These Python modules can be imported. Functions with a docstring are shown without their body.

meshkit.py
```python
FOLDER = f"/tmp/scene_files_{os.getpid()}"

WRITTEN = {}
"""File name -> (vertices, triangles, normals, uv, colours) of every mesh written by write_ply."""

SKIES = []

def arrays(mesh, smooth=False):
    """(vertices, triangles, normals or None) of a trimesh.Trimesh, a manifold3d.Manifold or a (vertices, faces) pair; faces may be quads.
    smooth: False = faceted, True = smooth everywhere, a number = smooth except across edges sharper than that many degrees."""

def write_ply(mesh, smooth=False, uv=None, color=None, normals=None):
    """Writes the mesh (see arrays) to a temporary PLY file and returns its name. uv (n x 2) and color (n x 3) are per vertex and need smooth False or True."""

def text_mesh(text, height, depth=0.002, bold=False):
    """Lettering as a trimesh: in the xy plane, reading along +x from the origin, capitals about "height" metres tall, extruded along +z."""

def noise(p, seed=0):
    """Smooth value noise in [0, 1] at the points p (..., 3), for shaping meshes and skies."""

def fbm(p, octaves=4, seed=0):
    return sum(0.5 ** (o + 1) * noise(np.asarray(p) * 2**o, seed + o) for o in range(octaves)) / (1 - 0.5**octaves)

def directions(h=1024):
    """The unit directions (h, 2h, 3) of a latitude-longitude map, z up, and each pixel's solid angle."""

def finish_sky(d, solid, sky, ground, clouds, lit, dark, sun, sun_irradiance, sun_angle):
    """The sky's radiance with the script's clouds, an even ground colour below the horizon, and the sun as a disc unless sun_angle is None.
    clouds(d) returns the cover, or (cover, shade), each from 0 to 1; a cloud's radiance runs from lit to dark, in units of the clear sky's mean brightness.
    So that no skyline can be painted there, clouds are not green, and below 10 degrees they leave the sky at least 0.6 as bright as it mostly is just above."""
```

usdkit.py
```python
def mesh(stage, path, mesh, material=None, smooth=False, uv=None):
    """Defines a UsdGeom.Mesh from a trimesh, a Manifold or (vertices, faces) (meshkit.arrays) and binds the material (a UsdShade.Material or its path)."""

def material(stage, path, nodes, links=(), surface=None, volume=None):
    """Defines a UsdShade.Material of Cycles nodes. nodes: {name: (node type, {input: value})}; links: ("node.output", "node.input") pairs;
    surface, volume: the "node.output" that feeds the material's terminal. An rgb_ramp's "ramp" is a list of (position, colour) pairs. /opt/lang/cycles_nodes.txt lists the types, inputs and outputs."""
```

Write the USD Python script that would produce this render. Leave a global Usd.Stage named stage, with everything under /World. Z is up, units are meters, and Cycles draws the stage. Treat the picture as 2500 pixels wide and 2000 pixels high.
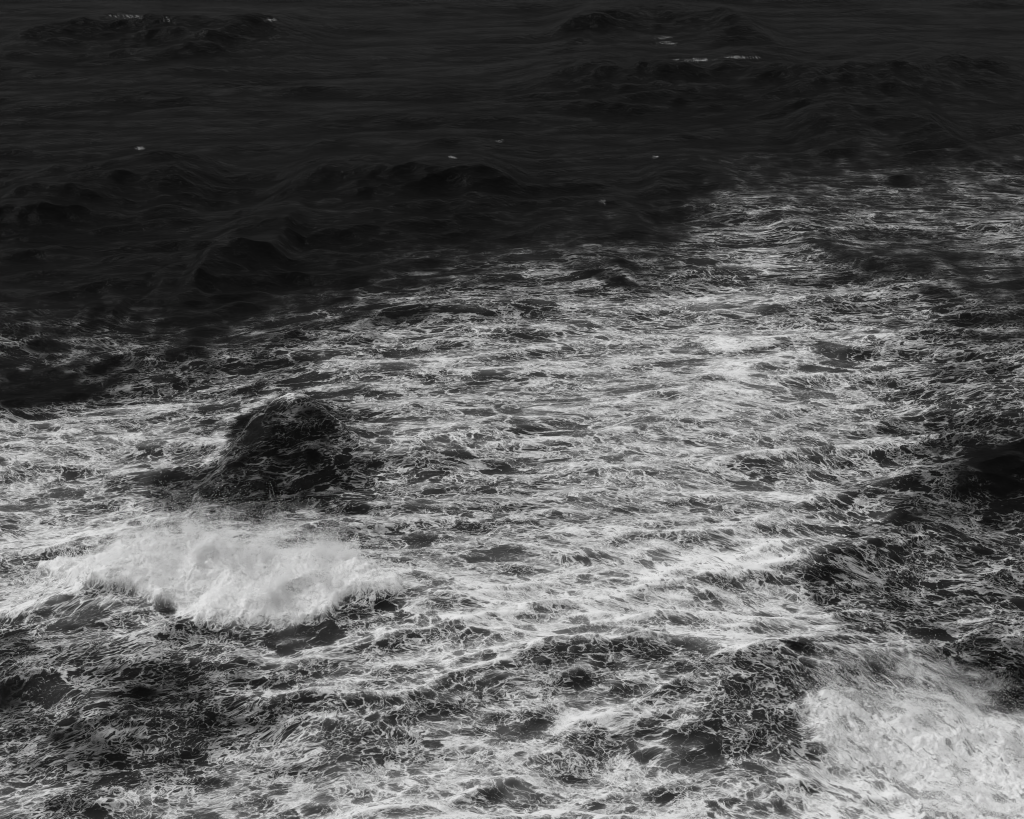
import math, numpy as np, usdkit
from scipy import ndimage
from pxr import Usd, UsdGeom, UsdLux, UsdShade, Gf, Sdf, Vt

# ------------------------------------------------------------------ camera, sky, sun, exposure
stage = Usd.Stage.CreateInMemory()
UsdGeom.SetStageUpAxis(stage, UsdGeom.Tokens.z)
UsdGeom.Xform.Define(stage, '/World')
H, PITCH = 60.0, math.radians(18.5)            # cliff-top viewpoint, looking down at the sea
FOCAL, AP = 65.0, 36.0
TX = AP / 2 / FOCAL
TY = TX * 819 / 1024
cam = UsdGeom.Camera.Define(stage, '/World/camera')
cam.CreateFocalLengthAttr(FOCAL); cam.CreateHorizontalApertureAttr(AP); cam.CreateVerticalApertureAttr(AP * 819 / 1024)
cam.CreateClippingRangeAttr(Gf.Vec2f(0.5, 40000))
cam.AddTranslateOp().Set(Gf.Vec3d(0, 0, H)); cam.AddRotateXOp().Set(90 - math.degrees(PITCH))
cam.CreateExposureAttr(0.1)

SUN = np.array([-0.72, 0.22, 0.0]); SUN_EL = math.radians(48)
SUN[:2] *= math.cos(SUN_EL) / np.linalg.norm(SUN[:2]); SUN[2] = math.sin(SUN_EL)
usdkit.material(stage, '/World/Looks/sky_look', {
    'tc': ('texture_coordinate', {}),
    'sky': ('sky_texture', {'sky_type': 'single_scattering', 'sun_disc': False, 'sun_elevation': SUN_EL, 'sun_rotation': math.atan2(SUN[0], SUN[1])}),
    'bw': ('rgb_to_bw', {}),
    'sep': ('separate_xyz', {}),
    'up': ('map_range', {'from_min': 0.0, 'from_max': 1.0, 'to_min': 0.30, 'to_max': 1.0, 'clamp': True}),
    'cl': ('noise_texture', {'scale': 2.2, 'detail': 5.0, 'roughness': 0.55, 'distortion': 0.4}),
    'clr': ('map_range', {'from_min': 0.3, 'from_max': 0.7, 'to_min': 0.8, 'to_max': 1.2, 'clamp': True}),
    'over': ('math', {'math_type': 'multiply'}),
    'lvl': ('math', {'math_type': 'multiply', 'value2': 7.0}),
    'mx': ('mix_float', {'fac': 0.9}),
    'bg': ('background_shader', {'strength': 0.1})},
    [('tc.generated', 'sep.vector'), ('tc.generated', 'cl.vector'), ('sky.color', 'bw.color'), ('sep.z', 'up.value'), ('cl.fac', 'clr.value'),
     ('up.result', 'over.value1'), ('clr.result', 'over.value2'), ('over.value', 'lvl.value1'), ('bw.val', 'mx.a'), ('lvl.value', 'mx.b'), ('mx.result', 'bg.color')],
    surface='bg.background')
dome = UsdLux.DomeLight.Define(stage, '/World/sky')
UsdShade.MaterialBindingAPI.Apply(dome.GetPrim()).Bind(UsdShade.Material.Get(stage, '/World/Looks/sky_look'))
dome.GetPrim().SetCustomDataByKey('kind', 'structure'); dome.GetPrim().SetCustomDataByKey('label', 'even overcast sky above the sea'); dome.GetPrim().SetCustomDataByKey('category', 'sky')
sun = UsdLux.DistantLight.Define(stage, '/World/sun')
sun.CreateNormalizeAttr(True); sun.CreateIntensityAttr(0.4); sun.CreateAngleAttr(12.0); sun.CreateColorAttr(Gf.Vec3f(1, 1, 1))
sun.AddRotateXYZOp().Set(Gf.Vec3f(90 - math.degrees(SUN_EL), 0, math.degrees(math.atan2(SUN[1], SUN[0])) + 90))

# ------------------------------------------------------------------ noise helpers
def hash2(ix, iy, seed):
    h = (ix * 374761393 + iy * 668265263 + seed * 1442695041) & 0xFFFFFFFF
    h = ((h ^ (h >> 13)) * 1274126177) & 0xFFFFFFFF
    return (h ^ (h >> 16)) & 0xFFFFFF
GA = np.arange(256) * 2 * np.pi / 256
GX, GY = np.cos(GA), np.sin(GA)
def pn(x, y, seed=0):
    """2D gradient noise, about -0.7 to 0.7."""
    ix, iy = np.floor(x).astype(np.int64), np.floor(y).astype(np.int64)
    fx, fy = x - ix, y - iy
    u, v = fx * fx * fx * (fx * (fx * 6 - 15) + 10), fy * fy * fy * (fy * (fy * 6 - 15) + 10)
    def g(a, b):
        k = hash2(ix + a, iy + b, seed) & 255
        return GX[k] * (fx - a) + GY[k] * (fy - b)
    n0, n1 = g(0, 0), g(0, 1)
    return (n0 + u * (g(1, 0) - n0)) * (1 - v) + (n1 + u * (g(1, 1) - n1)) * v
def fb(x, y, oct=4, seed=0, gain=0.5):
    return sum(gain ** o * pn(x * 2 ** o + 17.3 * o, y * 2 ** o - 9.1 * o, seed + o) for o in range(oct))
def cells(x, y, seed=0):
    """Distances to the nearest and second nearest point of a jittered lattice."""
    ix, iy = np.floor(x).astype(np.int64), np.floor(y).astype(np.int64)
    f1, f2, own = np.full(x.shape, 9.0), np.full(x.shape, 9.0), np.zeros(x.shape, np.int64)
    for a in (-1, 0, 1):
        for b in (-1, 0, 1):
            h = hash2(ix + a, iy + b, seed)
            d = (ix + a + (h & 4095) / 4096 - x) ** 2 + (iy + b + (h >> 12) / 4096 - y) ** 2
            f2 = np.minimum(f2, np.maximum(f1, d)); near = d < f1
            own[near] = h[near]; f1 = np.minimum(f1, d)
    return np.sqrt(f1), np.sqrt(f2), ((own * 7919) & 0xFFFF) / 65536
def sst(a, b, x):
    t = np.clip((x - a) / (b - a), 0, 1)
    return t * t * (3 - 2 * t)

# ------------------------------------------------------------------ where things stand: a sight line of the viewpoint met with the sea
SP, CP = math.sin(PITCH), math.cos(PITCH)
def at(X, Y, z=0.0):
    sx, sy = (X / 2156 * 2 - 1) * TX, (1 - Y / 1725 * 2) * TY
    d = np.array([sx, CP + sy * SP, -SP + sy * CP])
    t = (z - H) / d[2]
    return d[:2] * t
def seen(x, y, z):
    dep = y * CP - (z - H) * SP
    return ((x / dep / TX) + 1) * 1078, (1 - (y * SP + (z - H) * CP) / dep / TY) * 862.5

# ------------------------------------------------------------------ sea lattice (rest positions)
PX = 1.12
v_in = np.arange(-0.09, 1.07, PX / 819)
dep_in = PITCH + np.arctan((v_in * 2 - 1) * TY)
dep = np.concatenate([np.radians(np.geomspace(0.22, math.degrees(dep_in[0]) * 0.985, 34)), dep_in, np.radians(np.linspace(math.degrees(dep_in[-1]) + 0.3, 84, 46))])
u_in = np.arange(-1.15, 1.1501, PX / 512)
u_out = np.cumsum(np.geomspace(PX / 512 * 1.3, 1.6, 44))
u = np.concatenate([u_in[0] - u_out[::-1], u_in, u_in[-1] + u_out])
yy = H / np.tan(dep)
# ------------------------------------------------------------------ the large waves the photograph shows, each a crest line with a steep front towards the viewer
RIDGES = [  # crest points (sight lines), height, front run, back run
    ([(-120, 100), (0, 86), (60, 66), (200, 42), (280, 38), (370, 46), (440, 58), (500, 52), (565, 46), (640, 72), (720, 84)], 3.4, 15, 34),
    ([(1120, 60), (1240, 40), (1320, 18), (1400, 12), (1480, 24), (1580, 46), (1680, 60)], 3.4, 16, 40),
    ([(1020, 162), (1150, 150), (1250, 138), (1400, 132), (1480, 127), (1550, 121), (1610, 130), (1700, 152), (1850, 156), (2000, 140), (2250, 140)], 3.6, 14, 34),
    ([(-100, 440), (0, 420), (120, 400), (240, 368), (310, 360), (380, 376), (470, 400)], 2.4, 9, 24),
    ([(520, 408), (620, 368), (720, 350), (860, 346), (950, 335), (1000, 348), (1060, 366), (1150, 372)], 2.9, 10, 26),
    ([(380, 575), (440, 545), (500, 522), (560, 506), (640, 505)], 1.4, 8, 18),
    ([(1640, 268), (1740, 256), (1850, 243), (1950, 256), (2050, 262)], 2.4, 13, 26),
    ([(1340, 410), (1400, 372), (1470, 352), (1540, 372), (1600, 392)], 1.6, 7, 16),
    ([(1080, 480), (1180, 462), (1300, 455), (1400, 470)], 1.4, 7, 16),
    ([(1600, 470), (1680, 488), (1760, 512), (1850, 545), (1950, 562), (2060, 580)], 1.5, 7, 20),
    ([(1180, 560), (1235, 552), (1300, 575), (1350, 590)], 0.8, 5, 12),
    ([(300, 605), (350, 596), (400, 604), (440, 615)], 1.0, 4, 12),
    ([(160, 660), (210, 648), (270, 660)], 1.0, 4, 10),
    ([(370, 1010), (440, 955), (500, 885), (545, 848), (600, 826), (650, 842), (720, 885), (800, 930)], 5.4, 8.5, 5.5),
    ([(2300, 960), (2156, 988), (2080, 1004), (2010, 1040), (1950, 1070), (1880, 1088), (1800, 1120)], 2.4, 7, 13),
    ([(-140, 1235), (0, 1205), (120, 1185), (250, 1165), (400, 1158), (560, 1168), (700, 1196), (820, 1240), (900, 1262), (1000, 1290), (1100, 1330), (1210, 1345), (1340, 1362), (1480, 1392), (1600, 1436), (1700, 1462), (1850, 1430), (2000, 1440), (2200, 1520)], 3.3, 6.0, 15),
    ([(2350, 1270), (2156, 1340), (2080, 1365), (2010, 1400)], 1.4, 5, 10),
    ([(-100, 1420), (30, 1425), (120, 1450), (220, 1500), (330, 1510)], 1.2, 4.5, 9),
    ([(240, 1400), (330, 1385), (460, 1400), (560, 1440)], 1.0, 4, 8),
]
def surface(XR, YR, sx, sy):
    """Height and sideways shift of the sea at the rest positions: many trochoidal wave trains running in towards the viewer, and the large waves above."""
    rng = np.random.default_rng(11)
    Z = np.zeros_like(XR); DX = np.zeros_like(XR); DY = np.zeros_like(XR)
    group = 0.75 + 0.6 * fb(XR / 60, YR / 75, 2, 5)
    for lam in np.geomspace(1.1, 46, 84):
        lam *= rng.uniform(0.93, 1.07)
        th = -math.pi / 2 + rng.normal(0.12, 0.42 if lam < 12 else 0.26)
        k = 2 * math.pi / lam; kx, ky = k * math.cos(th), k * math.sin(th)
        a = 0.0105 * lam ** 0.92 * (1.3 if lam < 16 else 1.0) * rng.uniform(0.5, 1.2) * (1.0 if lam < 20 else 0.75)
        w = np.clip((2.0 - np.hypot(kx * sx, ky * sy)) / 1.3, 0, 1) * a * group
        ph = kx * XR + ky * YR + rng.uniform(0, 6.28)
        c, s = np.cos(ph), np.sin(ph)
        Z += w * c; DX -= w * s * math.cos(th) * 0.7; DY -= w * s * math.sin(th) * 0.7
    wob = fb(XR / 9, YR / 9, 3, 40)
    wob2 = fb(XR / 2.6, YR / 2.6, 3, 44)
    front = np.zeros((len(RIDGES),) + XR.shape, np.float32)
    for number, (pts, A, wf, wb) in enumerate(RIDGES):
        if number < 7: A, wf = A * 1.5, wf * 1.2
        hz = A * np.sin(np.pi * np.clip(np.linspace(0, 1, len(pts)), 0.08, 0.92)) ** 0.6
        P = np.array([at(X, Y, z) for (X, Y), z in zip(pts, hz)])
        P = P[np.argsort(P[:, 0])]
        gx = np.linspace(P[0, 0], P[-1, 0], 400); step = gx[1] - gx[0]
        gy = ndimage.gaussian_filter1d(np.interp(gx, P[:, 0], P[:, 1]), 9, mode='nearest')
        tilt = ndimage.gaussian_filter1d(np.cos(np.arctan(np.gradient(gy, step))), 12, mode='nearest')
        tilt = np.maximum(tilt, 0.8)
        m = wb * 3.5 / tilt.min()
        r = (XR > P[0, 0]) & (XR < P[-1, 0]) & (YR > gy.min() - m) & (YR < gy.max() + m)
        x = XR[r]
        sd = (YR[r] - np.interp(x, gx, gy)) * np.interp(x, gx, tilt) + wob[r] * wf * (0.14 if number < 7 or number == 13 else 0.25) + wob2[r] * wf * (0.0 if number < 7 else 0.16 if number == 13 else 0.07)
        L = gx[-1] - gx[0]; run = 0.5 * L if number == 13 else min(0.25 * L, 26)
        ends = sst(0, run, x - gx[0]) * sst(0, run, gx[-1] - x)
        prof = np.where(sd < 0, np.exp(-np.abs(sd / wf) ** 1.35), np.exp(-np.abs(sd / wb) ** 1.6))
        Z[r] += A * prof * ends * (1 + 0.25 * wob[r])
        front[number][r] = prof * ends
        DY[r] -= 0.15 * A * prof * ends
    return Z, DX, DY, wob, wob2, front

NC = len(u)
def lattice(y):
    x = (u[None, :] * TX) * (y * CP + H * SP)
    return x, y
XR, YR = lattice(np.repeat(yy[:, None], NC, 1))
NR = len(yy)
sx, sy = np.abs(np.gradient(XR, axis=1)), np.abs(np.gradient(YR, axis=0))
# first on even rows, then with the rows drawn together on the steep faces so that these are as finely built as the flat water
Z, DX, DY, wob, wob2, front = surface(XR, YR, sx, sy)
_, Ys = seen(XR + DX, YR + DY, Z)
i0, i1 = 34, 34 + len(dep_in)
gap = np.clip(np.abs(np.diff(Ys[i0:i1], axis=0)) / (PX / 819 * 1725), 0.45, 3.2)
gap = ndimage.gaussian_filter(gap, (2.5, 5))
cum = np.concatenate([np.zeros((1, NC)), np.cumsum(gap, 0)]); cum *= (i1 - i0 - 1) / cum[-1:]
for j in range(NC):
    YR[i0:i1, j] = np.interp(np.arange(i1 - i0), cum[:, j], YR[i0:i1, j])
XR, YR = lattice(YR)
sx, sy = np.abs(np.gradient(XR, axis=1)), np.abs(np.gradient(YR, axis=0))
sy = ndimage.gaussian_filter(sy, (2, 2))
Z, DX, DY, wob, wob2, front = surface(XR, YR, sx, sy)
VX, VY = XR + DX, YR + DY
sy = ndimage.gaussian_filter(np.hypot(np.gradient(VY, axis=0), np.gradient(Z, axis=0)), (2, 2))

# ------------------------------------------------------------------ how much foam lies where (tenths of cover, one figure per patch of sea; the rows run from far to near)
COVER = """0000000000000000000000000
0000000000000000000000000
0000000000000000000000000
0000000000000000001111111
0000000000000000122222223
0000000000000111123333333
0000000002223333444321112
1111001122344445555444322
2122122235665666665433322
1112333355666778887654333
5677630136655577656654322
7766520123455677775544310
6555323424544566667766111
7777777765566777778633222
7778888877777788887633223
5545556566766778887645434
2332234566777667864565522
2452234566777777653676632
4322345667777667644678877
6644666778877767667789999""".split()
COV = np.array([[int(c) for c in row] for row in COVER]) / 10.0
COV[7:10, :9] *= 1.3; COV[4:10, 17:] *= 1.3; COV[15:19, :6] *= 0.8
COV[3:15] *= np.array([0.5, 0.55, 0.65, 0.70, 0.76, 0.80, 0.84, 0.86, 0.88, 0.92, 0.95, 0.98])[:, None]
COV = np.pad(ndimage.gaussian_filter(COV, 0.45, mode='nearest'), 3, mode='edge')
PATCH = [  # outlines of single dark or bright patches: points, cover, softness
    ([(455, 985), (490, 900), (540, 850), (590, 833), (640, 840), (690, 880), (700, 930), (670, 965), (710, 1000), (700, 1045), (640, 1062), (540, 1078), (480, 1062), (420, 1042), (400, 1078), (350, 1062), (318, 1030), (330, 1000), (400, 985)], 0.11, 24),
    ([(415, 975), (440, 930), (490, 868), (530, 832), (590, 812), (600, 826), (548, 846), (505, 882), (452, 952), (430, 985)], 0.62, 9),
    ([(2040, 950), (2156, 925), (2300, 925), (2300, 1010), (2100, 1004)], 0.0, 14),
    ([(1950, 1072), (2040, 1020), (2156, 1000), (2300, 1000), (2300, 1115), (2000, 1112), (1890, 1095)], 0.10, 16),
    ([(1840, 1108), (1980, 1096), (2156, 1115), (2300, 1120), (2300, 1390), (2000, 1385), (1880, 1330), (1760, 1330), (1690, 1260), (1720, 1180)], 0.25, 14),
    ([(1520, 1392), (1640, 1425), (1695, 1470), (1700, 1540), (1755, 1590), (1740, 1615), (1640, 1560), (1560, 1520), (1540, 1480), (1610, 1466)], 0.38, 22),
    ([(2020, 1400), (2080, 1360), (2156, 1380), (2300, 1380), (2300, 1540), (2080, 1505), (2000, 1445)], 0.12, 22),
    ([(1690, 492), (1760, 512), (1850, 545), (1960, 565), (1950, 580), (1830, 566), (1720, 525)], 0.10, 14),
    ([(1190, 562), (1240, 556), (1300, 584), (1320, 600), (1240, 592)], 0.14, 12),
    ([(0, 1440), (60, 1440), (100, 1480), (60, 1510), (-90, 1510), (-90, 1430)], 0.10, 18),
    ([(215, 1410), (330, 1385), (450, 1405), (440, 1440), (330, 1460), (240, 1440)], 0.15, 18),
    ([(110, 1540), (200, 1520), (290, 1560), (280, 1600), (180, 1600)], 0.14, 18),
    ([(350, 1510), (470, 1480), (580, 1500), (560, 1540), (430, 1545)], 0.17, 18),
    ([(120, 1670), (210, 1660), (260, 1690), (200, 1715), (120, 1710)], 0.25, 18),
    ([(-90, 1345), (70, 1340), (100, 1385), (-90, 1400)], 0.14, 20),
    ([(0, 800), (120, 800), (180, 830), (60, 860), (-80, 860)], 0.05, 20),
    ([(1740, 1000), (1830, 1015), (1870, 1035), (1790, 1030)], 0.2, 12),
    ([(220, 1010), (270, 1000), (300, 1020), (250, 1035)], 0.3, 10),
    ([(320, 1284), (420, 1312), (500, 1318), (580, 1328), (640, 1318), (700, 1286), (820, 1276), (836, 1300), (660, 1352), (500, 1346), (330, 1322)], 0.26, 18),
    ([(760, 1000), (880, 960), (1010, 985), (980, 1040), (850, 1060)], 0.42, 30),
    ([(1330, 1160), (1600, 1130), (1680, 1160), (1640, 1260), (1560, 1330), (1400, 1300)], 0.86, 40),
    ([(1640, 1360), (1690, 1352), (1720, 1378), (1670, 1385)], 0.15, 8),
]
WHITE = [  # broken, aerated water of the two breakers
    ([(90, 1200), (230, 1172), (350, 1150), (480, 1150), (600, 1168), (740, 1195), (830, 1240), (846, 1262), (800, 1268), (700, 1278), (640, 1310), (580, 1320), (500, 1312), (420, 1308), (330, 1280), (230, 1250), (100, 1225)], 8),
    ([(1692, 1482), (1750, 1462), (1850, 1470), (1960, 1480), (2070, 1500), (2300, 1540), (2300, 1800), (1980, 1800), (1930, 1700), (1880, 1640), (1780, 1612), (1725, 1560), (1700, 1520)], 26),
]
CAPS = [  # small whitecaps far out: centre, half width, half height, strength
    (1398, 92, 28, 4, 0.30), (1392, 80, 22, 3, 0.24), (1462, 126, 44, 2.2, 0.55), (1560, 120, 40, 2.0, 0.34), (268, 35, 34, 2.4, 0.38), (358, 40, 14, 2.2, 0.34), (562, 42, 12, 2.2, 0.36),
    (294, 312, 13, 3.0, 0.5), (954, 332, 10, 2.2, 0.6), (1056, 297, 9, 2.4, 0.26), (1264, 424, 9, 5, 0.34), (1380, 331, 9, 2.0, 0.28)]
def inside(pts, X, Y, soft):
    """Smooth mask of a polygon given by its outline."""
    P = np.array(pts, float); r = (X > P[:, 0].min() - 2 * soft) & (X < P[:, 0].max() + 2 * soft) & (Y > P[:, 1].min() - 2 * soft) & (Y < P[:, 1].max() + 2 * soft)
    out = np.zeros(X.shape); x, y = X[r], Y[r]
    d, odd = np.full(x.shape, 1e9), np.zeros(x.shape, bool)
    for (x0, y0), (x1, y1) in zip(P, np.roll(P, -1, 0)):
        t = np.clip(((x - x0) * (x1 - x0) + (y - y0) * (y1 - y0)) / max((x1 - x0) ** 2 + (y1 - y0) ** 2, 1e-9), 0, 1)
        d = np.minimum(d, np.hypot(x - x0 - t * (x1 - x0), y - y0 - t * (y1 - y0)))
        odd ^= ((y0 > y) != (y1 > y)) & (x < (x1 - x0) * (y - y0) / (y1 - y0 + 1e-12) + x0)
    out[r] = sst(-soft, soft, np.where(odd, d, -d))
    return out

Xs, Ys = seen(XR + DX, YR + DY, Z)
# the edges of the foam are ragged at several sizes
wx = fb(XR / 25, YR / 40, 2, 58) * 60 + fb(XR / 6, YR / 9, 4, 60) * 34 + fb(XR / 1.2, YR / 1.8, 3, 66) * 12
wy = fb(XR / 25 + 50, YR / 40, 2, 59) * 28 + fb(XR / 6 + 50, YR / 9, 4, 61) * 22 + fb(XR / 1.2 + 50, YR / 1.8, 3, 67) * 8
Xw, Yw = Xs + wx, Ys + wy
cov = ndimage.map_coordinates(COV, [np.clip(Yw / 86.25 - 0.5 + 3, 0, 25), np.clip(Xw / 86.24 - 0.5 + 3, 0, 30)], order=1, mode='nearest')
for pts, val, soft in PATCH:
    m = inside(pts, Xw, Yw, soft)
    cov = cov * (1 - m) + val * m
white = np.zeros_like(cov); whites = []
for pts, soft in WHITE:
    m = inside(pts, Xs + 0.8 * wx, Ys + 1.1 * wy, soft); whites.append(m)
    white = np.maximum(white, m)
cov = np.clip(cov + 0.10 * fb(XR / 3.2, YR / 4.5, 3, 70) + 0.06 * fb(XR / 14, YR / 20, 2, 71), 0, 1)
# wavelets: foam thins out on their stretched fronts and gathers along their crests
small = Z - ndimage.gaussian_filter(Z, (9, 16))
slope = ndimage.gaussian_filter(np.gradient(small, axis=0) / np.minimum(np.gradient(VY, axis=0), -1e-3), (1.0, 1.5))
crest = Z - ndimage.gaussian_filter(Z, (5, 9))
cov = cov * (1 - 0.42 * sst(0.02, 0.45, slope)) + sst(0.1, 0.5, cov) * (0.16 * sst(0.03, 0.30, -slope) + 0.22 * sst(0.02, 0.16, crest))
bigz = ndimage.gaussian_filter(Z, (6, 10))
big = np.gradient(bigz, axis=0) / np.minimum(np.gradient(VY, axis=0), -1e-3)
cov = cov - sst(0.2, 0.6, cov) * (0.20 * sst(0.12, 0.5, big) - 0.10 * sst(0.03, 0.14, -big))
cov = np.clip(cov - 0.03, 0, 1) * 1.03

# ------------------------------------------------------------------ foam pattern: lace of round-holed cells and drawn-out threads
an = np.clip(0.85 - (YR - 110) / 300, 0.36, 0.85)
qx, qy = XR * an, VY + Z           # laid on along the faces, so that lace is not drawn out where the water is steep
sp = lambda t: np.log1p(np.exp(np.clip(t / 4, -30, 30))) * 4
qy = qy + 5.0 * fb(XR / 30, YR / 30, 2, 84) + 0.75 * sp(XR - 14) * sst(70, 30, np.abs(XR)) * sst(230, 130, YR) + 0.5 * sp(-XR - 14) * sst(70, 30, np.abs(XR))   # threads sweep in curves
lace_x = qx + 1.5 * fb(qx / 7, qy / 7, 3, 80)
lace_y = qy + 1.5 * fb(qx / 7 + 31, qy / 7, 3, 81)
dark_or_light = sst(0.2, 1.0, cov)
strength = (0.34 + 0.32 * sst(0.0, 0.35, cov) - 0.18 * sst(0.4, 0.9, cov)) * sst(0.0, 0.08 + 0.16 * sst(170, 230, YR), cov)
base = 0.86 * cov
caps = []
for X, Y, rx, ry, power in CAPS:
    power *= 0.7; rx *= 1.2
    dx, dy = (Xs + 0.25 * wx - X) / rx, (Ys + 0.06 * wy - Y) / (ry + 1.0)
    m = np.exp(-(dx * dx + dy * dy)); caps.append(m)
    f = sst(0.2, 0.75, m * (0.85 + 0.9 * fb(XR / 1.5, YR / 3, 3, 300)))
    base = np.maximum(base, power * f); strength = np.maximum(strength, 0.5 * f)
bed = whites[0] * 0.88 + whites[1] * 0.80
base = base * (1 - white) + bed
strength = strength * (1 - white) + 0.22 * whites[0] + 0.40 * whites[1]
dark_or_light = np.maximum(dark_or_light, white)
foam = np.clip(base, 0, 1) ** 2.2 / 0.8
aer = ndimage.gaussian_filter(np.clip(cov, 0, 1), 3) ** 1.7
aer = np.maximum(aer, white)
# relief of foam and the tumbling lumps of broken water
fine = np.clip((0.5 - sy) / 0.4, 0, 1) + 0.25
Z += 0.06 * foam * fine * (1 - white)
Z += white * (0.55 + 0.45 * np.abs(fb(XR / 1.7 + 0.8 * wob2, YR / 1.7, 6, 110, 0.62)) + 0.7 * (fb(XR / 4.5, YR / 4.5, 2, 115)))

# ------------------------------------------------------------------ materials
nodes, links = {}, []
def node(name, kind, links_in=(), **inputs):
    nodes[name] = (kind, inputs)
    links.extend((src, f'{name}.{socket}') for socket, src in dict(links_in).items())
    return name
def math2(name, op, x, y=None, z=None, clamp=False):
    inputs, lk = {'math_type': op, 'use_clamp': clamp}, {}
    for i, val in enumerate((x, y, z)):
        if isinstance(val, str): lk[f'value{i + 1}'] = val
        elif val is not None: inputs[f'value{i + 1}'] = val
    node(name, 'math', lk, **inputs)
    return name + '.value'
for at_name in ('cover', 'contrast', 'skew', 'aeration', 'lace_x', 'lace_y'):
    node(at_name, 'attribute', attribute=at_name)
node('lace', 'combine_xyz', {'x': 'lace_x.fac', 'y': 'lace_y.fac'})
# ragged coordinates
node('w1', 'noise_texture', {'vector': 'lace.vector'}, dimensions='2D', scale=1.2, detail=2.5, roughness=0.5)
node('w1c', 'vector_math', {'vector1': 'w1.color'}, math_type='subtract', vector2=(0.5, 0.5, 0.5))
node('w1s', 'vector_math', {'vector1': 'w1c.vector'}, math_type='scale', scale=0.75)
node('rag', 'vector_math', {'vector1': 'lace.vector', 'vector2': 'w1s.vector'}, math_type='add')
terms = []
for i, (size, width, wr, wf) in enumerate(((0.20, 0.22, 0.55, 0.60), (0.45, 0.15, 0.80, 0.80), (1.1, 0.08, 0.75, 0.75), (2.9, 0.035, 0.55, 0.45))):
    node(f'e{i}', 'voronoi_texture', {'vector': 'rag.vector'}, dimensions='2D', feature='distance_to_edge', scale=1 / size)
    node(f'r{i}', 'map_range', {'value': f'e{i}.distance'}, range_type='smoothstep', from_min=0.0, from_max=width, to_min=wr, to_max=0.0, clamp=True)
    node(f'c{i}', 'voronoi_texture', {'vector': 'rag.vector'}, dimensions='2D', feature='f1', scale=1 / size)
    node(f's{i}', 'separate_color', {'color': f'c{i}.color'})
    terms += [f'r{i}.result', math2(f'f{i}', 'multiply', f's{i}.r', wf)]
    if i in (1, 2, 3):                            # some cells are open holes with the water showing
        node(f'h{i}', 'map_range', {'value': f'e{i}.distance'}, range_type='smoothstep', from_min=width * 0.8, from_max=width * 2.2 + 0.05, to_min=0.0, to_max=-1.25, clamp=True)
        terms.append(math2(f'o{i}', 'multiply', f'h{i}.result', math2(f'p{i}', 'less_than', f's{i}.g', (0.0, 0.20, 0.20, 0.10)[i])))
for i, (size, width, wt) in enumerate(((2.4, 0.028, 0.75), (0.8, 0.040, 0.55), (0.28, 0.06, 0.40))):
    node(f'n{i}', 'noise_texture', {'vector': 'rag.vector'}, dimensions='2D', scale=1 / size, detail=3.0, roughness=0.55)
    d0 = math2(f'n{i}a', 'absolute', math2(f'n{i}s', 'subtract', f'n{i}.fac', 0.5))
    node(f't{i}', 'map_range', {'value': d0}, range_type='smoothstep', from_min=0.0, from_max=width, to_min=wt, to_max=0.0, clamp=True)
    terms.append(f't{i}.result')
node('cl', 'noise_texture', {'vector': 'lace.vector'}, dimensions='2D', scale=0.35, detail=9.0, roughness=0.74)
terms.append(math2('clw', 'multiply', 'cl.fac', 3.2))
total = terms[0]
for i, t in enumerate(terms[1:]):
    total = math2(f'sum{i}', 'add', total, t)
node('rank', 'map_range', {'value': total}, range_type='smoothstep', from_min=1.7, from_max=4.6, clamp=True)
lo = math2('lo2', 'subtract', math2('lo', 'power', 'rank.result', 3.2), 0.238)
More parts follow.
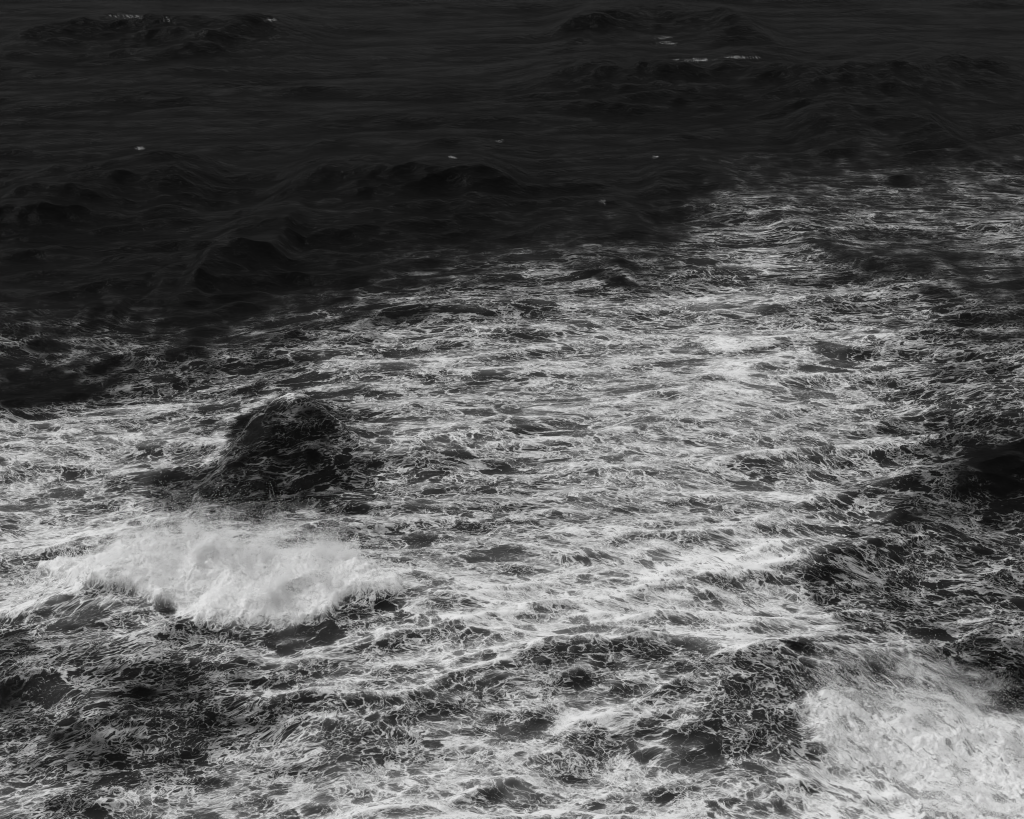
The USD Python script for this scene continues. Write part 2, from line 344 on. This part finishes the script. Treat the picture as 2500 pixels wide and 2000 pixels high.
hi = math2('hi2', 'subtract', 0.278, math2('hi', 'power', math2('inv', 'subtract', 1.0, 'rank.result'), 2.6))
node('skewed', 'mix_float', {'fac': 'skew.fac', 'a': lo, 'b': hi})
node('geo', 'geometry')
node('fn', 'noise_texture', {'vector': 'geo.position'}, scale=1.5, detail=5.0, roughness=0.9)
node('speck', 'map_range', {'value': 'fn.fac'}, from_min=0.3, from_max=0.7, to_min=0.80, to_max=1.20, clamp=True)
math2('smooth', 'multiply_add', 'skewed.result', 'contrast.fac', 'cover.fac', True)
bright = math2('bright', 'multiply', 'smooth.value', 'speck.result', clamp=True)
math2('fac', 'multiply', math2('pw', 'power', bright, 2.2), 1.25, clamp=True)
node('wcol', 'mix_color', {'fac': 'aeration.fac'}, a=(0.0030, 0.0030, 0.0030), b=(0.11, 0.11, 0.11))
node('stretch', 'mapping', {'vector': 'geo.position'}, mapping_type='point', scale=(0.75, 1.0, 1.0))
node('rip', 'noise_texture', {'vector': 'stretch.vector'}, scale=0.16, detail=8.0, roughness=0.62)
node('rb', 'bump', {'height': 'rip.fac'}, strength=0.75, distance=2.2)
math2('hgt', 'multiply_add', 'fn.fac', 0.5, bright)
node('fb', 'bump', {'height': 'hgt.value'}, strength=0.7, distance=0.16)
node('body', 'diffuse_bsdf', {'color': 'wcol.result'})
node('gloss', 'glossy_bsdf', {'normal': 'rb.normal'}, color=(1, 1, 1), roughness=0.14)
node('fr', 'fresnel', {'normal': 'rb.normal'}, IOR=1.33)
node('gust', 'noise_texture', {'vector': 'stretch.vector'}, scale=0.05, detail=12.0, roughness=0.9)
node('gustr', 'map_range', {'value': 'gust.fac'}, from_min=0.30, from_max=0.70, to_min=0.04, to_max=0.24, clamp=True)
math2('frw', 'multiply', 'fr.fac', 'gustr.result')
node('water', 'mix_closure', {'fac': 'frw.value', 'closure1': 'body.BSDF', 'closure2': 'gloss.BSDF'})
node('white', 'diffuse_bsdf', {'normal': 'fb.normal'}, color=(0.80, 0.80, 0.80))
node('mx', 'mix_closure', {'fac': 'fac.value', 'closure1': 'water.closure', 'closure2': 'white.BSDF'})
usdkit.material(stage, '/World/Looks/sea_look', nodes, links, surface='mx.closure')

# ------------------------------------------------------------------ meshes
V = np.stack([VX, VY, Z], -1).reshape(-1, 3)
ii = np.arange(NR * NC).reshape(NR, NC)
a, b, c, d = ii[:-1, :-1].ravel(), ii[:-1, 1:].ravel(), ii[1:, 1:].ravel(), ii[1:, :-1].ravel()
quads = np.stack([a, d, c, b], 1)
F = quads
e1, e2 = np.gradient(np.stack([VX, VY, Z], -1), axis=1), np.gradient(np.stack([VX, VY, Z], -1), axis=0)
NRM = np.cross(e2, e1); NRM *= np.sign(NRM[..., 2:3]); NRM /= np.linalg.norm(NRM, axis=-1, keepdims=True)
NRM = NRM.reshape(-1, 3)
AT = {'cover': base.ravel(), 'contrast': strength.ravel(), 'skew': dark_or_light.ravel(), 'aeration': aer.ravel(), 'lace_x': lace_x.ravel(), 'lace_y': lace_y.ravel()}
def patch(name, faces, label, cat, kind=None, group=None, parent='/World'):
    used, inv = np.unique(faces.ravel(), return_inverse=True)
    m = UsdGeom.Mesh.Define(stage, f'{parent}/{name}')
    m.CreatePointsAttr(Vt.Vec3fArray.FromNumpy(V[used].astype(np.float32)))
    m.CreateFaceVertexCountsAttr(Vt.IntArray.FromNumpy(np.full(len(faces), faces.shape[1], np.int32)))
    m.CreateFaceVertexIndicesAttr(Vt.IntArray.FromNumpy(inv.reshape(-1).astype(np.int32)))
    m.CreateSubdivisionSchemeAttr('none')
    m.CreateNormalsAttr(Vt.Vec3fArray.FromNumpy(NRM[used].astype(np.float32))); m.SetNormalsInterpolation('vertex')
    for k, val in AT.items():
        UsdGeom.PrimvarsAPI(m).CreatePrimvar(k, Sdf.ValueTypeNames.FloatArray, 'vertex').Set(Vt.FloatArray.FromNumpy(val[used].astype(np.float32)))
    UsdShade.MaterialBindingAPI.Apply(m.GetPrim()).Bind(UsdShade.Material.Get(stage, '/World/Looks/sea_look'))
    for k, val in (('label', label), ('category', cat), ('kind', kind), ('group', group)):
        if val: m.GetPrim().SetCustomDataByKey(k, val)
    return m
fmean = lambda f: f.reshape(-1)[F].mean(1)
owner = np.zeros(len(F), int)                      # 0 open water, 1 foam sheet, then single waves
owner[fmean(ndimage.gaussian_filter(cov, 4) + 0.10 * fb(XR / 7, YR / 10, 3, 320)) > 0.2] = 1
THINGS = {
    0: ('long dark swell at the far left, flecked with white along its crest', 'wave'),
    1: ('low dark swell nearest the top edge, right of the middle', 'wave'),
    2: ('far dark swell with a thin white line along its crest, right of the middle', 'wave'),
    3: ('smooth black swell at the left edge, below the small white fleck', 'wave'),
    4: ('broad black swell in the middle with one white speck on its crest', 'wave'),
    6: ('low dark swell near the right edge, just beyond the foam streaks', 'wave'),
    9: ('dark furrowed wave among the foam streaks at upper right', 'wave'),
    13: ('steep black peaked wave with thin foam threads, behind the white breaker at left', 'wave'),
    14: ('smooth black wave face at the right edge, above the torn foam', 'wave'),
}
for number in THINGS:
    lim = 0.30 + 0.25 * fb(XR / 5, YR / 6, 3, 330)
    owner[fmean(front[number] - lim) > 0] = 10 + number
owner[fmean(whites[0]) > 0.4] = 40
owner[fmean(whites[1]) > 0.4] = 41
for i, m in enumerate(caps):
    blob, _ = ndimage.label((fmean(m) > 0.42).reshape(NR - 1, NC - 1))
    if blob.max(): owner[(blob == np.argmax(np.bincount(blob.ravel())[1:]) + 1).ravel()] = 50 + i
patch('water', F[owner == 0], 'dark open sea with small ripples', 'sea', 'structure')
patch('sea_foam', F[owner == 1], 'lacy white foam streaked over the sea before the breakers', 'foam', 'stuff')
k = 0
for number, (label, cat) in THINGS.items():
    patch('ocean_wave' + (f'_{k:03d}' if k else ''), F[owner == 10 + number], label, cat, group='single waves standing out of the sea'); k += 1
CAP_LABELS = ['lower wisp of faint foam above the far white-lined swell', 'upper wisp of faint foam above the far white-lined swell', 'thin bright white line along a far swell crest', 'faint right end of the foam on the far swell crest',
    'broken white fleck on the crest of the top left swell', 'small fleck right of the broken white crest at top left', 'lone small fleck at the right end of the top left swell',
    'bright little whitecap alone on dark water at left', 'tiny bright speck on the crest of the black middle swell', 'faint speck above and right of the black middle swell',
    'small upright fleck just beyond the edge of the foam', 'tiny faint fleck right of the black middle swell']
k = 0
for i, label in enumerate(CAP_LABELS):
    if (owner == 50 + i).any():
        patch('whitecap' + (f'_{k:03d}' if k else ''), F[owner == 50 + i], label, 'whitecap', group='whitecaps far out'); k += 1

# ------------------------------------------------------------------ the two breakers: broken water with spray thrown up over it
usdkit.material(stage, '/World/Looks/spray_look', {
    'd': ('diffuse_bsdf', {'color': (0.94, 0.94, 0.94)}), 't': ('translucent_bsdf', {'color': (0.94, 0.94, 0.94)}), 'm': ('mix_closure', {'fac': 0.45})},
    [('d.BSDF', 'm.closure1'), ('t.BSDF', 'm.closure2')], surface='m.closure')
TET = np.array([(1, 1, 1), (1, -1, -1), (-1, 1, -1), (-1, -1, 1)]) / math.sqrt(3)
TETF = np.array([(0, 1, 2), (0, 3, 1), (0, 2, 3), (1, 3, 2)])
def spray(path, outline, soft, count, rise, size, seed):
    """Drops thrown up over an outlined patch of the sea, in billows."""
    r = np.random.default_rng(seed)
    m = inside(outline, Xs + 0.5 * wx, Ys + 0.5 * wy, soft).reshape(-1)
    area = (np.abs(np.gradient(VX, axis=1)) * np.abs(np.gradient(VY, axis=0))).reshape(-1)
    p = m ** 1.5 * area * np.exp(3.2 * fb(XR / 3.2, YR / 3.2, 3, seed)).reshape(-1)
    pick = r.choice(len(p), count * 3, p=p / p.sum())
    P = V[pick] + np.c_[r.normal(0, 0.12, (count * 3, 2)), np.zeros(count * 3)]
    h = np.minimum(r.exponential(0.38, count * 3), 1.2)
    top = np.clip(0.55 + 1.3 * fb(P[:, 0] / 2.1, P[:, 1] / 2.1, 4, seed + 5), 0.05, 2)
    P[:, 2] += rise * top * h
    P[:, 1] += 0.35 * rise * top * h                 # the wind carries it back over the crest
    clump = fb(P[:, 0] / 0.9 + P[:, 2], P[:, 1] / 0.9 - P[:, 2] * 1.7, 3, seed + 9)
    P = P[clump > r.normal(0.0, 0.22, len(P))][:count]
    rad = size * r.lognormal(0, 0.4, len(P))
    q = r.normal(size=(len(P), 3, 3)); q, _ = np.linalg.qr(q)
    vv = P[:, None] + rad[:, None, None] * np.einsum('nij,kj->nki', q, TET)
    ff = TETF[None] + 4 * np.arange(len(P))[:, None, None]
    o = usdkit.mesh(stage, path, (vv.reshape(-1, 3), ff.reshape(-1, 3)), '/World/Looks/spray_look')
    o.GetPrim().SetCustomDataByKey('kind', 'stuff')
BREAKERS = [('breaking_wave', 40, 'bright white breaker bursting into spray at lower left', [
                ('spray', [(120, 1190), (250, 1150), (400, 1130), (560, 1140), (720, 1175), (835, 1235), (830, 1262), (700, 1270), (640, 1300), (560, 1310), (430, 1300), (330, 1272), (230, 1245)], 18, 110000, 2.1, 0.021, 400),
                ('drifting_mist', [(210, 1165), (300, 1120), (420, 1095), (560, 1105), (700, 1140), (800, 1190), (740, 1210), (560, 1180), (380, 1165)], 34, 60000, 2.8, 0.015, 420)]),
            ('breaking_wave_001', 41, 'sprawling white breaker in the bottom right corner', [
                ('spray', [(1700, 1482), (1760, 1450), (1860, 1440), (1990, 1450), (2156, 1530), (2300, 1560), (2300, 1790), (1990, 1790), (1930, 1690), (1880, 1635), (1785, 1605), (1730, 1555)], 50, 60000, 1.0, 0.020, 440),
                ('drifting_mist', [(1700, 1470), (1800, 1400), (1950, 1400), (2080, 1450), (2250, 1530), (2100, 1560), (1900, 1500), (1760, 1500)], 60, 40000, 1.6, 0.014, 460)])]
for name, own, label, parts in BREAKERS:
    x = UsdGeom.Xform.Define(stage, '/World/' + name)
    x.GetPrim().SetCustomDataByKey('label', label); x.GetPrim().SetCustomDataByKey('category', 'breaking wave'); x.GetPrim().SetCustomDataByKey('group', 'breakers')
    w = patch('broken_water', F[owner == own], None, None, parent='/World/' + name)
    for part, outline, soft, count, rise, size, seed in parts:
        spray(f'/World/{name}/{part}', outline, soft, count, rise, size, seed)
